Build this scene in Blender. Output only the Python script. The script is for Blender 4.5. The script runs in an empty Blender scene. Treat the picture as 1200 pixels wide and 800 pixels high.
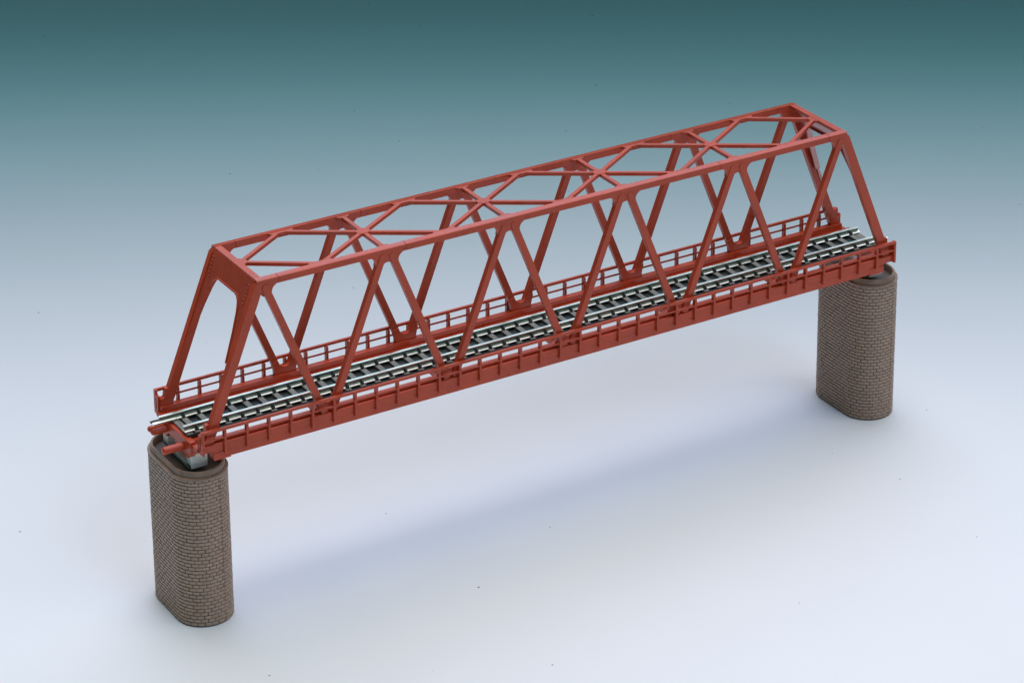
import bpy, math, random
from mathutils import Vector, Matrix
random.seed(7)
sc = bpy.context.scene
COL = sc.collection
MM = 0.001
ZG = 63.61                    # the handrail centre stands this many mm above the table
P = 245.0 / 6.0               # truss panel length, mm

# ------------------------------------------------------------------ helpers
class MB:
    """collects vertices (mm, bridge frame: z = 0 at the handrail) and faces"""
    def __init__(s): s.v = []; s.f = []; s.smooth = False
    def add(s, vs, fs):
        b = len(s.v); s.v += [tuple(p) for p in vs]; s.f += [tuple(i + b for i in f) for f in fs]
    def box(s, x0, x1, y0, y1, z0, z1):
        if x0 > x1: x0, x1 = x1, x0
        if y0 > y1: y0, y1 = y1, y0
        if z0 > z1: z0, z1 = z1, z0
        s.add([(x0,y0,z0),(x1,y0,z0),(x1,y1,z0),(x0,y1,z0),(x0,y0,z1),(x1,y0,z1),(x1,y1,z1),(x0,y1,z1)],
              [(0,3,2,1),(4,5,6,7),(0,1,5,4),(1,2,6,5),(2,3,7,6),(3,0,4,7)])
    def prism(s, pts, fn0, fn1):
        """polygon pts mapped through fn0 and fn1 to the two caps"""
        n = len(pts)
        a = [fn0(*p) for p in pts]; b = [fn1(*p) for p in pts]
        s.add(a + b, [tuple(range(n - 1, -1, -1)), tuple(range(n, 2 * n))] +
              [(i, (i + 1) % n, n + (i + 1) % n, n + i) for i in range(n)])
    def prism_xz(s, pts, y0, y1):
        s.prism(pts, lambda x, z: (x, y0, z), lambda x, z: (x, y1, z))
    def prism_xy(s, pts, z0, z1):
        s.prism(pts, lambda x, y: (x, y, z0), lambda x, y: (x, y, z1))
    def bar(s, a, b, w, z0, z1):
        """flat horizontal bar between two plan points"""
        d = Vector((b[0]-a[0], b[1]-a[1])).normalized(); n = Vector((-d.y, d.x)) * (w / 2)
        s.prism_xy([(a[0]+n.x,a[1]+n.y),(a[0]-n.x,a[1]-n.y),(b[0]-n.x,b[1]-n.y),(b[0]+n.x,b[1]+n.y)], z0, z1)
    def cyl(s, a, b, r, n=20, dome=0.0):
        a = Vector(a); b = Vector(b); d = (b - a).normalized()
        u = d.orthogonal().normalized(); w = d.cross(u)
        rings = [(a, r), (b - d * dome, r)]
        if dome:
            for k in (30, 60, 80):
                t = math.radians(k); rings.append((b - d * dome * (1 - math.sin(t)), r * math.cos(t)))
        base = len(s.v)
        for c, rr in rings:
            for i in range(n):
                t = 2 * math.pi * i / n
                s.v.append(tuple(c + u * rr * math.cos(t) + w * rr * math.sin(t)))
        for k in range(len(rings) - 1):
            for i in range(n):
                j = (i + 1) % n
                s.f.append((base+k*n+i, base+k*n+j, base+(k+1)*n+j, base+(k+1)*n+i))
        s.f.append(tuple(base + i for i in range(n - 1, -1, -1)))
        s.f.append(tuple(base + (len(rings)-1)*n + i for i in range(n)))
        s.smooth = True
    def build(s, name, mat, parent=None, bevel=0.0, origin=(0, 0, 0), segs=2):
        me = bpy.data.meshes.new(name)
        ox, oy, oz = origin
        me.from_pydata([((x-ox)*MM, (y-oy)*MM, (z-oz)*MM) for x, y, z in s.v], [], s.f)
        me.validate(); 
        import bmesh
        bm = bmesh.new(); bm.from_mesh(me); bmesh.ops.recalc_face_normals(bm, faces=bm.faces); bm.to_mesh(me); bm.free()
        me.materials.append(mat)
        o = bpy.data.objects.new(name, me); COL.objects.link(o)
        if parent:
            o.parent = parent
        if bevel:
            m = o.modifiers.new('bevel', 'BEVEL'); m.width = bevel * MM; m.segments = segs; m.limit_method = 'ANGLE'
            m.angle_limit = math.radians(35); m.harden_normals = True
            me.polygons.foreach_set('use_smooth', [True] * len(me.polygons))
        elif s.smooth:
            me.polygons.foreach_set('use_smooth', [True] * len(me.polygons))
            m = o.modifiers.new('edges', 'EDGE_SPLIT'); m.split_angle = math.radians(40)
        return o

def local(o, origin):
    o.location = Vector(origin) * MM
    return o

def tag(o, label=None, cat=None, group=None, kind=None):
    if label: o['label'] = label
    if cat: o['category'] = cat
    if group: o['group'] = group
    if kind: o['kind'] = kind
    return o

def empty(name, loc):
    o = bpy.data.objects.new(name, None); COL.objects.link(o)
    o.empty_display_size = 0.01; o.location = loc
    return o

# ------------------------------------------------------------------ materials
def mat(name, col, rough=0.5, metal=0.0, spec=0.5, var=0.0, scale=400.0, bump=0.0, bscale=3000.0, rvar=0.0, col2=None, coat=0.0):
    m = bpy.data.materials.new(name); m.use_nodes = True
    nt = m.node_tree; b = nt.nodes['Principled BSDF']
    b.inputs['Base Color'].default_value = (*col, 1); b.inputs['Roughness'].default_value = rough
    b.inputs['Metallic'].default_value = metal; b.inputs['Specular IOR Level'].default_value = spec
    b.inputs['Coat Weight'].default_value = coat
    tc = nt.nodes.new('ShaderNodeTexCoord')
    if var or col2 or rvar:
        n = nt.nodes.new('ShaderNodeTexNoise'); n.inputs['Scale'].default_value = scale; n.inputs['Detail'].default_value = 5
        nt.links.new(tc.outputs['Object'], n.inputs['Vector'])
        if var or col2:
            r = nt.nodes.new('ShaderNodeValToRGB')
            c2 = col2 or tuple(c * (1 - var) for c in col); c1 = col if col2 else tuple(c * (1 + var) for c in col)
            r.color_ramp.elements[0].position = 0.35; r.color_ramp.elements[0].color = (*c2, 1)
            r.color_ramp.elements[1].position = 0.65; r.color_ramp.elements[1].color = (*c1, 1)
            nt.links.new(n.outputs['Fac'], r.inputs['Fac']); nt.links.new(r.outputs['Color'], b.inputs['Base Color'])
        if rvar:
            mr = nt.nodes.new('ShaderNodeMapRange')
            mr.inputs['To Min'].default_value = rough - rvar; mr.inputs['To Max'].default_value = rough + rvar
            mr.inputs['From Min'].default_value = 0.3; mr.inputs['From Max'].default_value = 0.7
            nt.links.new(n.outputs['Fac'], mr.inputs['Value']); nt.links.new(mr.outputs['Result'], b.inputs['Roughness'])
    if bump:
        n2 = nt.nodes.new('ShaderNodeTexNoise'); n2.inputs['Scale'].default_value = bscale; n2.inputs['Detail'].default_value = 3
        nt.links.new(tc.outputs['Object'], n2.inputs['Vector'])
        bp = nt.nodes.new('ShaderNodeBump'); bp.inputs['Strength'].default_value = bump; bp.inputs['Distance'].default_value = 0.0001
        nt.links.new(n2.outputs['Fac'], bp.inputs['Height']); nt.links.new(bp.outputs['Normal'], b.inputs['Normal'])
    return m

RED = mat('red_oxide_plastic', (0.50, 0.060, 0.022), 0.30, spec=0.36, var=0.08, scale=90, bump=0.12, bscale=2500, rvar=0.06)
GLOSS = mat('glossy_red_plastic', (0.46, 0.060, 0.036), 0.35, spec=0.6, coat=1.0, var=0.06, scale=90)
GLOSS.node_tree.nodes['Principled BSDF'].inputs['Coat IOR'].default_value = 2.0
GLOSS.node_tree.nodes['Principled BSDF'].inputs['Coat Roughness'].default_value = 0.25
BRICK = mat('brown_brick', (0.37, 0.235, 0.165), 0.38, spec=0.55, var=0.09, scale=420, bump=0.6, bscale=3500)
MORTAR = mat('brick_mortar', (0.075, 0.056, 0.044), 0.6, var=0.15, scale=500)
STONE = mat('brown_coping', (0.26, 0.165, 0.115), 0.42, spec=0.5, var=0.15, scale=200, bump=0.3)
WHITE = mat('pale_plastic', (0.82, 0.84, 0.79), 0.4, var=0.04, scale=150)
BED = mat('black_plastic', (0.012, 0.017, 0.016), 0.38, var=0.2, scale=300)
SLEEPER = mat('grey_sleeper', (0.19, 0.185, 0.165), 0.5, var=0.25, scale=700, bump=0.6, bscale=2600)
CLIP = mat('dark_clip', (0.016, 0.022, 0.02), 0.4)
WEBM = mat('rail_side_painted_reflection', (0.16, 0.22, 0.18), 0.42, metal=0.6, var=0.2, scale=300)  # dark green reflection on the rail webs, painted into their base colour
RAIL = mat('nickel_silver', (0.70, 0.73, 0.66), 0.34, metal=1.0, var=0.05, scale=300, rvar=0.06)
PAPER = mat('white_paper', (0.80, 0.80, 0.84), 0.75, spec=0.25, var=0.006, scale=25, bump=0.05, bscale=900)

def add_dust(m):
    """sparse dark dust specks lying on the paper"""
    nt = m.node_tree; b = nt.nodes['Principled BSDF']
    src = b.inputs['Base Color'].links[0].from_socket
    tc = nt.nodes.new('ShaderNodeTexCoord')
    v = nt.nodes.new('ShaderNodeTexVoronoi'); v.voronoi_dimensions = '2D'; v.inputs['Scale'].default_value = 28
    nt.links.new(tc.outputs['Object'], v.inputs['Vector'])
    sep = nt.nodes.new('ShaderNodeSeparateColor'); nt.links.new(v.outputs['Color'], sep.inputs['Color'])
    r = nt.nodes.new('ShaderNodeMapRange'); r.inputs['To Min'].default_value = 0.002; r.inputs['To Max'].default_value = 0.010
    nt.links.new(sep.outputs['Green'], r.inputs['Value'])
    lt = nt.nodes.new('ShaderNodeMath'); lt.operation = 'LESS_THAN'
    nt.links.new(v.outputs['Distance'], lt.inputs[0]); nt.links.new(r.outputs['Result'], lt.inputs[1])
    sel = nt.nodes.new('ShaderNodeMath'); sel.operation = 'LESS_THAN'; sel.inputs[1].default_value = 0.3
    nt.links.new(sep.outputs['Red'], sel.inputs[0])
    mu = nt.nodes.new('ShaderNodeMath'); mu.operation = 'MULTIPLY'
    nt.links.new(lt.outputs[0], mu.inputs[0]); nt.links.new(sel.outputs[0], mu.inputs[1])
    mix = nt.nodes.new('ShaderNodeMix'); mix.data_type = 'RGBA'
    nt.links.new(mu.outputs[0], mix.inputs['Factor']); nt.links.new(src, mix.inputs['A']); mix.inputs['B'].default_value = (0.12, 0.13, 0.14, 1)
    nt.links.new(mix.outputs['Result'], b.inputs['Base Color'])
add_dust(PAPER)

# ------------------------------------------------------------------ the bridge
bridge = empty('truss_bridge', (0, 0, ZG * MM))
tag(bridge, 'long red model railway truss bridge with track and railings, resting on two brick piers', 'bridge')
def red(mb, name, bevel=0.12): return mb.build(name, RED, bridge, bevel)

SL = 0.4036                                   # how far a diagonal leans per mm of height
def arc_pts(cx, cz, r, a0, a1, n=8):
    return [(cx + r*math.cos(math.radians(a0+(a1-a0)*i/n)), cz + r*math.sin(math.radians(a0+(a1-a0)*i/n))) for i in range(n+1)]

def flip(pts, m): return [(2*m - x, z) for x, z in pts][::-1]

HALF_TOP = [(5.6, 40.35), (4.75, 39.75), (4.1, 39.2), (3.72, 38.5), (3.62, 37.8), (3.85, 37.0), (1.55, 36.9), (1.05, 37.55), (0.4, 37.85)]
HALF_BOT = [(3.5, -4.8), (3.65, -2.6), (4.35, 0.2), (2.5, 0.6), (1.75, -0.9), (1.0, -1.55), (0.35, -1.8)]

for s in (-1, 1):
    Y = lambda v: s * v
    # top chord with fine splice lines
    mb = MB(); cuts = [19.5, 0.5*P+5.9, 1.5*P+6.2, 4.5*P-6.2, 5.5*P-5.9, 225.5]
    sec = [(12.7, 40.1), (14.8, 40.1), (14.8, 41.93), (14.65, 42.02), (12.8, 42.3), (12.7, 42.24)]   # top face tilted outwards, shaped so the near chord catches the back lamp
    for a, b in zip(cuts[:-1], cuts[1:]):
        mb.prism(sec, lambda y, z: (a + 0.05, Y(y), z), lambda y, z: (b - 0.05, Y(y), z))
    mb.box(20.5, 224.5, Y(13.0), Y(14.65), 40.3, 41.85)
    red(mb, 'top_chord', 0.1)
    # end posts with their top gussets
    for e in (0, 1):
        M = lambda x: x if not e else 245 - x
        ep = [(0.75, -4.6), (3.85, -4.6), (3.85 + 0.395*42.2, 37.6), (20.9, 38.1), (21.3, 37.9), (21.2, 36.9), (23.9, 37.0), (24.1, 38.1), (24.4, 39.0), (25.1, 39.7), (26.1, 40.35),
              (26.1, 40.6), (19.6, 41.4), (0.75+0.395*45.2, 40.6)]
        mb = MB(); mb.prism_xz([(M(x), z) for x, z in ep], Y(12.75), Y(14.76))
        red(mb, 'end_post')
        # foot plate
        ft = [(0.4, -4.3), (4.2, -4.3), (4.3, -1.4), (4.75, 0.2), (2.7, 1.5), (1.9, 1.4), (1.55, -1.25), (0.4, -1.75)]
        mb = MB(); mb.prism_xz([(M(x), z) for x, z in ft], Y(12.6), Y(14.3)); red(mb, 'foot_plate', 0.1)
    # gusset plates
    for k in range(1, 5):
        x = (k + 0.5) * P
        pts = [(x + a, z) for a, z in HALF_TOP]; pts = pts + [(x - a, z) for a, z in HALF_TOP[::-1]]
        mb = MB(); mb.prism_xz(pts, Y(13.0), Y(14.77)); red(mb, 'gusset_plate', 0.08)
    for k in range(1, 6):
        x = k * P
        pts = [(x + a, z) for a, z in HALF_BOT]; pts = pts + [(x - a, z) for a, z in HALF_BOT[::-1]]
        mb = MB(); mb.prism_xz(pts, Y(12.75), Y(14.25)); red(mb, 'gusset_plate', 0.08)
    # diagonals
    for k in range(1, 6):
        for d in (-1, 1):
            xb = k*P + d*1.3; xt = (k + 0.5*d)*P - d*1.65
            a = Vector((xb, -4.6)); b = Vector((xt, 39.5)); t = (b - a).normalized(); n = Vector((-t.y, t.x)) * 1.06
            ang = math.degrees(math.atan2(t.y, t.x))
            top = [(b.x + 1.06*math.cos(math.radians(ang + q)), b.y + 1.06*math.sin(math.radians(ang + q))) for q in range(-90, 91, 20)]
            pts = [(a.x + n.x, a.y + n.y), (a.x - n.x, a.y - n.y)] + top
            mb = MB(); mb.prism_xz(pts, Y(13.25), Y(15.0)); red(mb, 'diagonal', 0.1)
    # bottom chord: box girder, cut back over the piers, with an inner ledge
    mb = MB()
    mb.prism_xz([(0.1, -3.95), (244.9, -3.95), (244.9, -6.85), (0.1, -6.85)], Y(12.0), Y(14.12))
    mb.prism_xz([(3.6, -6.85), (241.4, -6.85), (241.4, -9.6), (3.6, -9.6)], Y(12.2), Y(15.02))
    mb.box(0.6, 244.4, Y(10.85), Y(12.1), -6.4, -5.75)
    mb.box(3.6, 9.0, Y(14.9), Y(15.2), -9.9, -7.6)
    mb.box(236.0, 241.4, Y(14.9), Y(15.2), -9.9, -7.6)
    red(mb, 'bottom_chord', 0.1)
    # walkway: a thin strip carried outside the chord
    mb = MB(); mb.box(0.35, 244.65, Y(14.36), Y(15.38), -6.8, -4.7)
    red(mb, 'walkway', 0.08)
    # railing
    rail = MB(); rail.box(0, 245, Y(15.5), Y(16.35), -0.42, 0.44)
    r0 = rail.build('railing', RED, bridge, 0.12)
    tag(r0)
    mr = MB(); mr.box(0.2, 244.8, Y(15.7), Y(16.12), -2.98, -2.44); mr.build('mid_rail', RED, r0, 0.08)
    pm = MB(); pm.box(-0.38, 0.38, Y(14.85), Y(16.22), -7.75, -0.3)
    pm.box(-0.5, 0.5, Y(15.1), Y(16.1), -5.1, -4.5)
    first = None
    for i in range(1, 35):
        if first is None:
            first = pm.build('railing_post', RED, r0, 0.08); o = first
        else:
            o = first.copy(); COL.objects.link(o); o.parent = r0
        o.location = (i * 7.0 * MM, 0, 0)
    for x0 in (-0.35, 244.6):
        ep = MB()
        ep.box(x0, x0 + 0.75, Y(15.0), Y(16.3), -7.0, 0.36)
        ep.box(x0, x0 + 0.75, Y(13.5), Y(14.5), -7.0, -1.0)
        ep.box(x0 + 0.3, x0 + 0.75, Y(14.4), Y(15.1), -7.0, -1.2)
        ep.box(x0, x0 + 0.75, Y(14.4), Y(15.1), -7.0, -5.4)
        ep.box(x0, x0 + 0.75, Y(14.4), Y(15.1), -2.0, -1.0)
        ep.build('end_plate', RED, r0, 0.08)

# portals
for e in (0, 1):
    M = lambda x: x if not e else 245 - x
    half = [(13.4, 41.9), (13.4, 10.5), (12.75, 10.5), (12.2, 18.0), (10.9, 26.0), (9.6, 31.6), (9.15, 33.2), (8.4, 34.6), (7.3, 35.5), (6.0, 35.9)]
    pts = half + [(-y, z) for y, z in half[::-1]]
    px = lambda z, o: M(2.57 + 0.395*z + o)
    mb = MB()
    mb.prism(pts, lambda y, z: (px(z, 0.35), y, z), lambda y, z: (px(z, 1.15), y, z))
    # turned edge along the arch
    rim = half[1:]
    inner = [(y - (0.0 if i == 0 else 0.45), z - 0.42) if i > 4 else (y - 0.42, z - 0.05) for i, (y, z) in enumerate(rim)]
    ring = rim[2:] ; rin = inner[2:]
    edge = ring + [(-y, z) for y, z in ring[::-1]]; edge_in = rin + [(-y, z) for y, z in rin[::-1]]
    for i in range(len(edge) - 1):
        q = [edge[i], edge[i+1], edge_in[i+1], edge_in[i]]
        mb.prism(q, lambda y, z: (px(z, 0.05), y, z), lambda y, z: (px(z, 1.9), y, z))
    # rivet rows
    for s in (-1, 1):
        for j in range(6):
            z = 34.6 + j*1.08; y = s*(11.0 + j*0.06)
            mb.prism([(y-0.34, z-0.12), (y+0.34, z-0.12), (y+0.34, z+0.14), (y-0.34, z+0.14)], lambda a, b: (px(b, 0.08), a, b), lambda a, b: (px(b, 0.5), a, b))
    mb.build('portal_frame', GLOSS if e else RED, bridge, 0.06)
    mb = MB()
    xa, xb = sorted((M(19.55), M(21.7)))
    mb.box(xa, xb, -12.75, 12.75, 41.0, 42.14)
    xa, xb = sorted((M(21.4), M(23.2)))
    mb.prism_xy([(M(21.4), -2.6), (M(23.0), -1.4), (M(23.6), 0), (M(23.0), 1.4), (M(21.4), 2.6)], 41.3, 42.05)
    red(mb, 'portal_strut', 0.1)

# top lateral bracing
for k in range(0, 6):
    xc = (k + 0.5) * P
    if 0 < k < 5:
        mb = MB(); mb.box(xc - 0.68, xc + 0.68, -12.75, 12.75, 40.9, 42.02); red(mb, 'sway_strut', 0.08)
        mb = MB(); mb.prism_xy([(xc - 2.2, -0.75), (xc - 0.9, -1.75), (xc + 0.9, -1.75), (xc + 2.2, -0.75), (xc + 2.2, 0.75), (xc + 0.9, 1.75), (xc - 0.9, 1.75), (xc - 2.2, 0.75)], 41.5, 42.16)
        red(mb, 'centre_plate', 0.1)
        for s in (-1, 1):
            mb = MB(); mb.prism_xy([(xc - 2.6, s*12.8), (xc - 1.3, s*11.6), (xc + 1.3, s*11.6), (xc + 2.6, s*12.8)], 41.3, 42.1); red(mb, 'bracket_plate', 0.08)
    for dx in (-1, 1):
        if (k == 0 and dx < 0) or (k == 5 and dx > 0): continue
        for s in (-1, 1):
            mb = MB()
            x0 = xc + dx*0.6 + (1.0 * dx if k in (0, 5) else 0)
            mb.bar((x0, s*0.3), (xc + dx*(P/2 - 1.2), s*12.2), 1.25, 40.95, 42.06)
            red(mb, 'lateral_brace', 0.08)
for k in range(1, 6):
    for s in (-1, 1):
        mb = MB(); x = k*P
        mb.prism_xy([(x - 4.2, s*12.8), (x - 3.4, s*11.5), (x + 3.4, s*11.5), (x + 4.2, s*12.8)], 41.2, 42.12)
        red(mb, 'bracket_plate', 0.08)

# floor beams and stringers under the track
for k in range(1, 6):
    mb = MB(); x = k*P
    mb.box(x - 1.0, x + 1.0, -12.3, 12.3, -8.2, -6.2)
    for s in (-1, 1): mb.box(x - 1.9, x + 1.9, s*7.6, s*12.3, -6.25, -5.7)
    red(mb, 'floor_beam', 0.1)
for s in (-1, 1):
    mb = MB(); mb.box(0.4, 244.6, s*2.6, s*3.6, -6.6, -5.35); red(mb, 'stringer', 0.1)
for e in (0, 1):
    M = lambda x: x if not e else 245 - x
    mb = MB()
    pts = [(-10.4, -5.0), (10.4, -5.0), (10.4, -7.2), (9.4, -10.0), (6.0, -10.2), (4.6, -8.4), (0.6, -8.4), (-0.8, -10.4), (-8.6, -10.6), (-10.4, -8.6)]
    mb.prism(pts, lambda y, z: (M(-1.5), y, z), lambda y, z: (M(0.3), y, z))
    for s in (-1, 1): mb.box(M(-1.0), M(0.6), s*10.2, s*13.6, -6.9, -5.6)
    mb.box(M(0.3), M(3.4), -8.4, 8.4, -9.9, -5.6)
    red(mb, 'end_diaphragm', 0.12)
for y in (-5.6, 5.2, 7.4):
    mb = MB(); r = 1.15 if y < 0 else 0.95
    mb.cyl((-1.2, y, -7.9 if y < 0 else -7.2), (-8.2 if y < 0 else -6.6, y, -7.9 if y < 0 else -7.2), r, 20, dome=0.7)
    mb.build('coupling_pin', RED, bridge)

# track: bed, sleepers with rail clips, rails
mb = MB(); mb.box(-0.4, 245.4, -6.9, 6.9, -5.35, -4.75)
mb.box(-0.4, 245.4, -6.9, -6.3, -4.8, -4.35); mb.box(-0.4, 245.4, 6.3, 6.9, -4.8, -4.35)
bed = mb.build('track_bed', BED, bridge, 0.08)
G = 4.45
sl = MB(); sl.box(-0.92, 0.92, -6.75, 6.75, -4.9, -4.0)
slo = None
cl = MB()
for s in (-1, 1):
    for d in (-1, 1):
        y0 = s*G + d*0.55; y1 = s*G + d*1.5
        cl.box(-0.5, 0.5, y0, y1, -4.0, -3.3)
        cl.box(-0.26, 0.26, s*G + d*0.5, s*G + d*1.1, -3.4, -2.9)
X0 = 3.0; PITCH = 5.22; NS = 49
PITCH = (245 - 2*X0) / NS
for i in range(NS + 1):
    if slo is None:
        slo = sl.build('sleeper', SLEEPER, bed, 0.1); clo = cl.build('rail_clips', CLIP, bed, 0.06)
        a, b = slo, clo
    else:
        a = slo.copy(); COL.objects.link(a); a.parent = bed
        b = clo.copy(); COL.objects.link(b); b.parent = bed
    a.location = b.location = ((X0 + i*PITCH) * MM, 0, 0)
for x0, x1 in ((-0.4, 1.6), (243.4, 245.4)):
    mb = MB(); mb.box(x0, x1, -6.3, 6.3, -4.8, -4.3); mb.build('end_tie', SLEEPER, bed, 0.1)
FOOT = [(-1.3, -4.0), (1.3, -4.0), (1.3, -3.78), (0.24, -3.36), (-0.24, -3.36), (-1.3, -3.78)]
WEB = [(-0.22, -3.4), (0.22, -3.4), (0.22, -2.66), (-0.22, -2.66)]
HEAD = [(-0.5, -2.7), (0.5, -2.7), (0.5, -2.38), (0.4, -2.3), (-0.4, -2.3), (-0.5, -2.38)]
for y, x0, x1, j0, j1 in ((-G, -0.7, 246.4, 243.6, 250.2), (G, -4.2, 245.6, -6.6, 0.8)):
    mb = MB()
    for pr in (FOOT, HEAD): mb.prism(pr, lambda a, z: (x0, y + a, z), lambda a, z: (x1, y + a, z))
    r = mb.build('rail', RAIL, bridge, 0.04)
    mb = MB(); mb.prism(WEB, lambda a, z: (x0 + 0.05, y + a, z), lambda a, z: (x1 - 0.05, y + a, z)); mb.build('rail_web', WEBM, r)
    mb = MB(); mb.box(j0, j1, y - 1.4, y + 1.4, -4.12, -3.98)
    for s in (-1, 1):
        mb.box(j0, j1, y + s*1.28, y + s*1.42, -4.0, -3.6)
        mb.prism([(y + s*0.6, -3.4), (y + s*1.42, -3.66), (y + s*1.42, -3.8), (y + s*0.6, -3.55)], lambda a, z: (j0, a, z), lambda a, z: (j1, a, z))
    mb.build('rail_joiner', RAIL, r, 0.05)

# ------------------------------------------------------------------ piers
A, B = 8.69, 15.32             # half width and half length of the rounded plan
def plan(u, a, b):
    """point and outward normal at arc length u round the plan, starting on the near end"""
    st = 2*(b - a); ar = math.pi*a; per = 2*st + 2*ar
    u = u % per
    if u < ar:                                         # near end: from -x round to +x
        t = math.pi + u/a; return (a*math.cos(t), -(b-a) + a*math.sin(t), math.cos(t), math.sin(t))
    u -= ar
    if u < st: return (a, -(b-a) + u, 1, 0)
    u -= st
    if u < ar:
        t = u/a; return (a*math.cos(t), (b-a) + a*math.sin(t), math.cos(t), math.sin(t))
    u -= ar
    return (-a, (b-a) - u, -1, 0)
PER = 2*math.pi*A + 4*(B - A)
ZT, ZB = -15.7, -ZG

def shaft_mesh():
    core = MB(); n = 120
    zs = [ZB, ZT]
    ring = [plan(PER*i/n, A, B) for i in range(n)]
    rec = 0.26
    for z in zs:
        for x, y, nx, ny in ring: core.v.append((x - nx*rec, y - ny*rec, z))
    for i in range(n):
        j = (i+1) % n; core.f.append((i, j, n+j, n+i))
    core.f.append(tuple(range(n-1, -1, -1))); core.f.append(tuple(range(n, 2*n)))
    return core
NR, NB = 42, 38
def bricks_mesh(seed):
    """two moulded halves of raised bricks that meet, slightly out of step, at a seam on each rounded end"""
    rnd = random.Random(seed)
    mb = MB(); H = (ZT - ZB) / NR; L = PER / NB; g = 0.085; ch = 0.13
    seam = 0.62*A*math.pi
    for half in (0, 1):
        ua = seam + half*PER/2 + 0.10; ub = seam + (half + 1)*PER/2 - 0.02
        dz = 0.0 if half == 0 else 0.3*H
        for r in range(NR + 1):
            z0 = max(ZB, ZB + (r - (0 if half == 0 else 1))*H + dz + g); z1 = min(ZT, ZB + (r + 1 - (0 if half == 0 else 1))*H + dz - g)
            if z1 - z0 < 0.35: continue
            for k in range(-1, NB//2 + 1):
                u0 = ua + (k + 0.5*(r % 2) + 0.2*half)*L + g + rnd.uniform(-0.06, 0.06); u1 = u0 + L - 2.2*g + rnd.uniform(-0.05, 0.05)
                u0 = max(u0, ua + rnd.uniform(0, 0.08)); u1 = min(u1, ub - rnd.uniform(0, 0.08))
                if u1 - u0 < 0.3: continue
                out = rnd.uniform(-0.025, 0.03)
                m = 4; base = len(mb.v)
                for i in range(m + 1):
                    x, y, nx, ny = plan(u0 + (u1 - u0)*i/m, A, B)
                    e = ch*0.6 if i in (0, m) else 0.0
                    for off, z in ((-0.28, z0), (out - ch - e, z0), (out - e, z0 + ch), (out - e, z1 - ch), (out - ch - e, z1), (-0.28, z1)):
                        mb.v.append((x + nx*off, y + ny*off, z))
                for i in range(m):
                    for q in range(5):
                        c = base + i*6 + q; mb.f.append((c, c + 6, c + 7, c + 1))
                mb.f.append(tuple(base + q for q in range(6))); mb.f.append(tuple(base + m*6 + q for q in range(5, -1, -1)))
    return mb
def rim_mesh():
    mb = MB(); n = 120
    prof = [(0.12, ZT - 0.02), (0.12, ZT + 0.35), (-0.75, ZT + 0.4), (-0.8, -13.75), (-0.95, -13.5), (-1.45, -13.5), (-1.6, -13.7), (-1.6, -16.3), (-3.4, -16.4)]
    for off, z in prof:
        for i in range(n):
            x, y, nx, ny = plan(PER*i/n, A, B); mb.v.append((x + nx*off, y + ny*off, z))
    for k in range(len(prof) - 1):
        for i in range(n):
            j = (i+1) % n; mb.f.append((k*n+i, k*n+j, (k+1)*n+j, (k+1)*n+i))
    k = len(prof) - 1; mb.f.append(tuple(k*n + i for i in range(n)))
    mb.f.append(tuple(range(n-1, -1, -1)))
    mb.smooth = True
    return mb
def bearing_mesh(sx):
    mb = MB()
    a, b = (-2.6, 2.6)
    mb.box(a, b, -9.3, 9.3, -13.9, -12.9)
    for s in (-1, 1): mb.box(a, b, s*9.4, s*6.2, -13.95, -9.9)
    mb.box(a + 1.0, b - 1.0, -5.5, 5.5, -16.42, -13.8)
    return mb

def make_pier(xc, seed, label):
    p = empty('bridge_pier', (xc*MM, 1.0*MM, 0))
    tag(p, label, 'pier', 'brick piers under the bridge ends')
    off = (0, 0, ZG*MM)
    s = shaft_mesh().build('shaft', MORTAR, p); s.location = off
    b = bricks_mesh(seed).build('brickwork', BRICK, p); b.location = off
    r = rim_mesh().build('rim', STONE, p); r.location = off
    w = bearing_mesh(1).build('bearing_block', WHITE, p, 0.15); w.location = (-1.0*MM if xc < 100 else -0.8*MM, -1.0*MM, ZG*MM)
    w['label'] = 'pale grey plastic bearing block in the pier top'
    return p
make_pier(2.6, 3, 'brown brick oval pier with red pins jutting out above its open rim')
make_pier(243.6, 11, 'brown brick oval pier at right, its left half covered at the top by the girder')

# ------------------------------------------------------------------ table sheet
YAW = 0.541; CX, CY = -326.5, -737.7
fw = Vector((math.sin(YAW), math.cos(YAW))); rt = Vector((math.cos(YAW), -math.sin(YAW)))
profile = [(-1500, 0), (0, 0), (1500, 0), (6000, 0)]
mb = MB()
W = 4000
for d, z in profile:
    for s in (-1, 1):
        mb.v.append((CX + fw.x*d + rt.x*W*s, CY + fw.y*d + rt.y*W*s, z))
for i in range(len(profile) - 1):
    mb.f.append((2*i, 2*i+1, 2*i+3, 2*i+2))
g = mb.build('ground', PAPER); g['kind'] = 'structure'
g.data.polygons.foreach_set('use_smooth', [True]*len(g.data.polygons))

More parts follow.
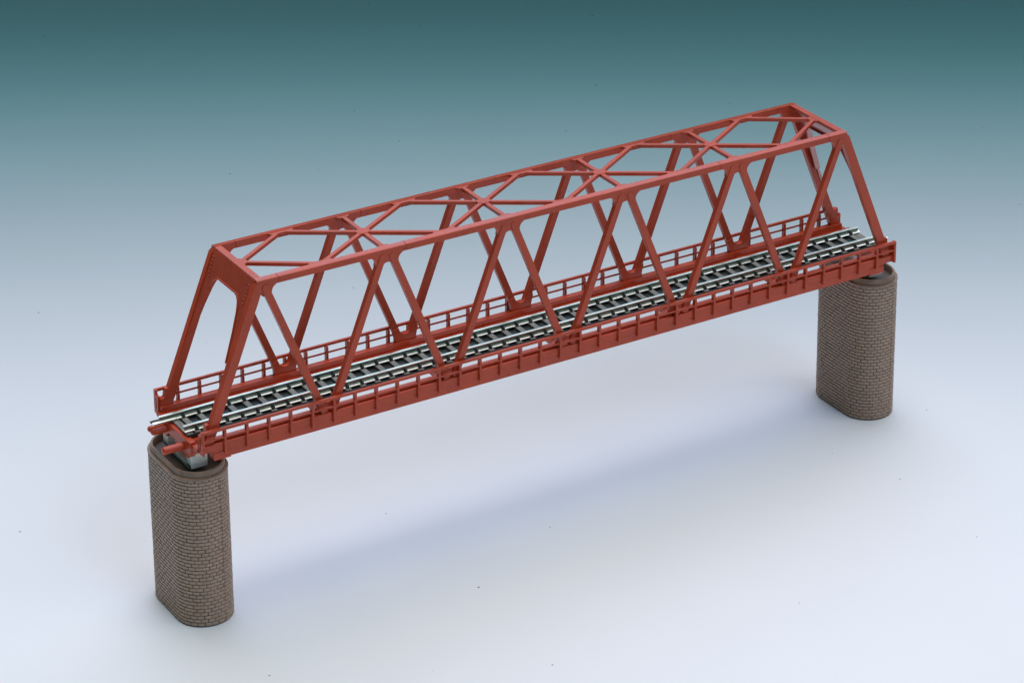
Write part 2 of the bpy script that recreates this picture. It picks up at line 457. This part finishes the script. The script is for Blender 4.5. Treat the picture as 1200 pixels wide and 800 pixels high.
# ------------------------------------------------------------------ camera (a shift lens, as product shots use)
cam = bpy.data.cameras.new('camera'); co = bpy.data.objects.new('camera', cam); COL.objects.link(co)
yaw, pit, rol, f = 0.541, -0.352, -0.008, 3661.445
F = Vector((math.sin(yaw)*math.cos(pit), math.cos(yaw)*math.cos(pit), math.sin(pit)))
R = F.cross(Vector((0, 0, 1))).normalized(); U = R.cross(F)
R2 = R*math.cos(rol) + U*math.sin(rol); U2 = -R*math.sin(rol) + U*math.cos(rol)
co.matrix_world = Matrix(((R2.x, U2.x, -F.x, -326.542*MM), (R2.y, U2.y, -F.y, -737.716*MM), (R2.z, U2.z, -F.z, (417.415 + ZG)*MM), (0, 0, 0, 1)))
cam.sensor_fit = 'HORIZONTAL'; cam.sensor_width = 36; cam.lens = f/1200*36
cam.shift_x = -14.118/1200; cam.shift_y = -394.289/1200
cam.clip_start = 0.01; cam.clip_end = 20
sc.camera = co

# ------------------------------------------------------------------ light
w = bpy.data.worlds.new('World'); sc.world = w; w.use_nodes = True
bg = w.node_tree.nodes['Background']; bg.inputs['Color'].default_value = (0.041, 0.117, 0.126, 1); bg.inputs['Strength'].default_value = 1.0
def area(name, loc, target, sx, sy, power, col, spread=180):
    """softbox placed in studio terms: (across, away from the camera, height) in mm"""
    pt = lambda p: Vector((CX + rt.x*p[0] + fw.x*p[1], CY + rt.y*p[0] + fw.y*p[1], p[2]))
    l = bpy.data.lights.new(name, 'AREA'); l.shape = 'RECTANGLE'; l.size = sx*MM; l.size_y = sy*MM
    l.energy = power; l.color = col; l.spread = math.radians(spread)
    o = bpy.data.objects.new(name, l); COL.objects.link(o); o.location = pt(loc)*MM
    d = (pt(target) - pt(loc)).normalized()
    x = Vector((rt.x, rt.y, 0)); x = (x - d*x.dot(d)).normalized(); y = (-d).cross(x)
    o.rotation_euler = Matrix((x, y, -d)).transposed().to_euler()
    return o
# softboxes: warm overhead, cool from behind and from the front, plus an unseen cyan lamp added to tint the far table
area('back_softbox', (0, 1200, 600), (0, 750, 0), 1200, 300, 0.7377, (0.833, 0.789, 1.0), 75)
area('low_back_softbox', (0, 1300, 450), (0, 450, 0), 1200, 300, 0.4913, (0.563, 0.795, 1.0), 90)
area('top_softbox', (0, 740, 640), (0, 690, 0), 1200, 600, 1.0238, (1.0, 0.917, 0.787), 50)
area('front_softbox', (330, 440, 560), (15, 800, 0), 900, 420, 0.2715, (0.556, 0.731, 1.0), 35)
area('side_softbox', (500, 700, 500), (50, 780, 0), 400, 500, 0.1141, (1.0, 0.97, 0.95), 50)
area('far_table_tint_fill', (0, 1215, 500), (0, 1165, 0), 1500, 120, 0.0964, (0.263, 1.0, 0.997), 40)

sc.view_settings.view_transform = 'Standard'; sc.view_settings.look = 'None'
sc.view_settings.exposure = 0; sc.view_settings.gamma = 1
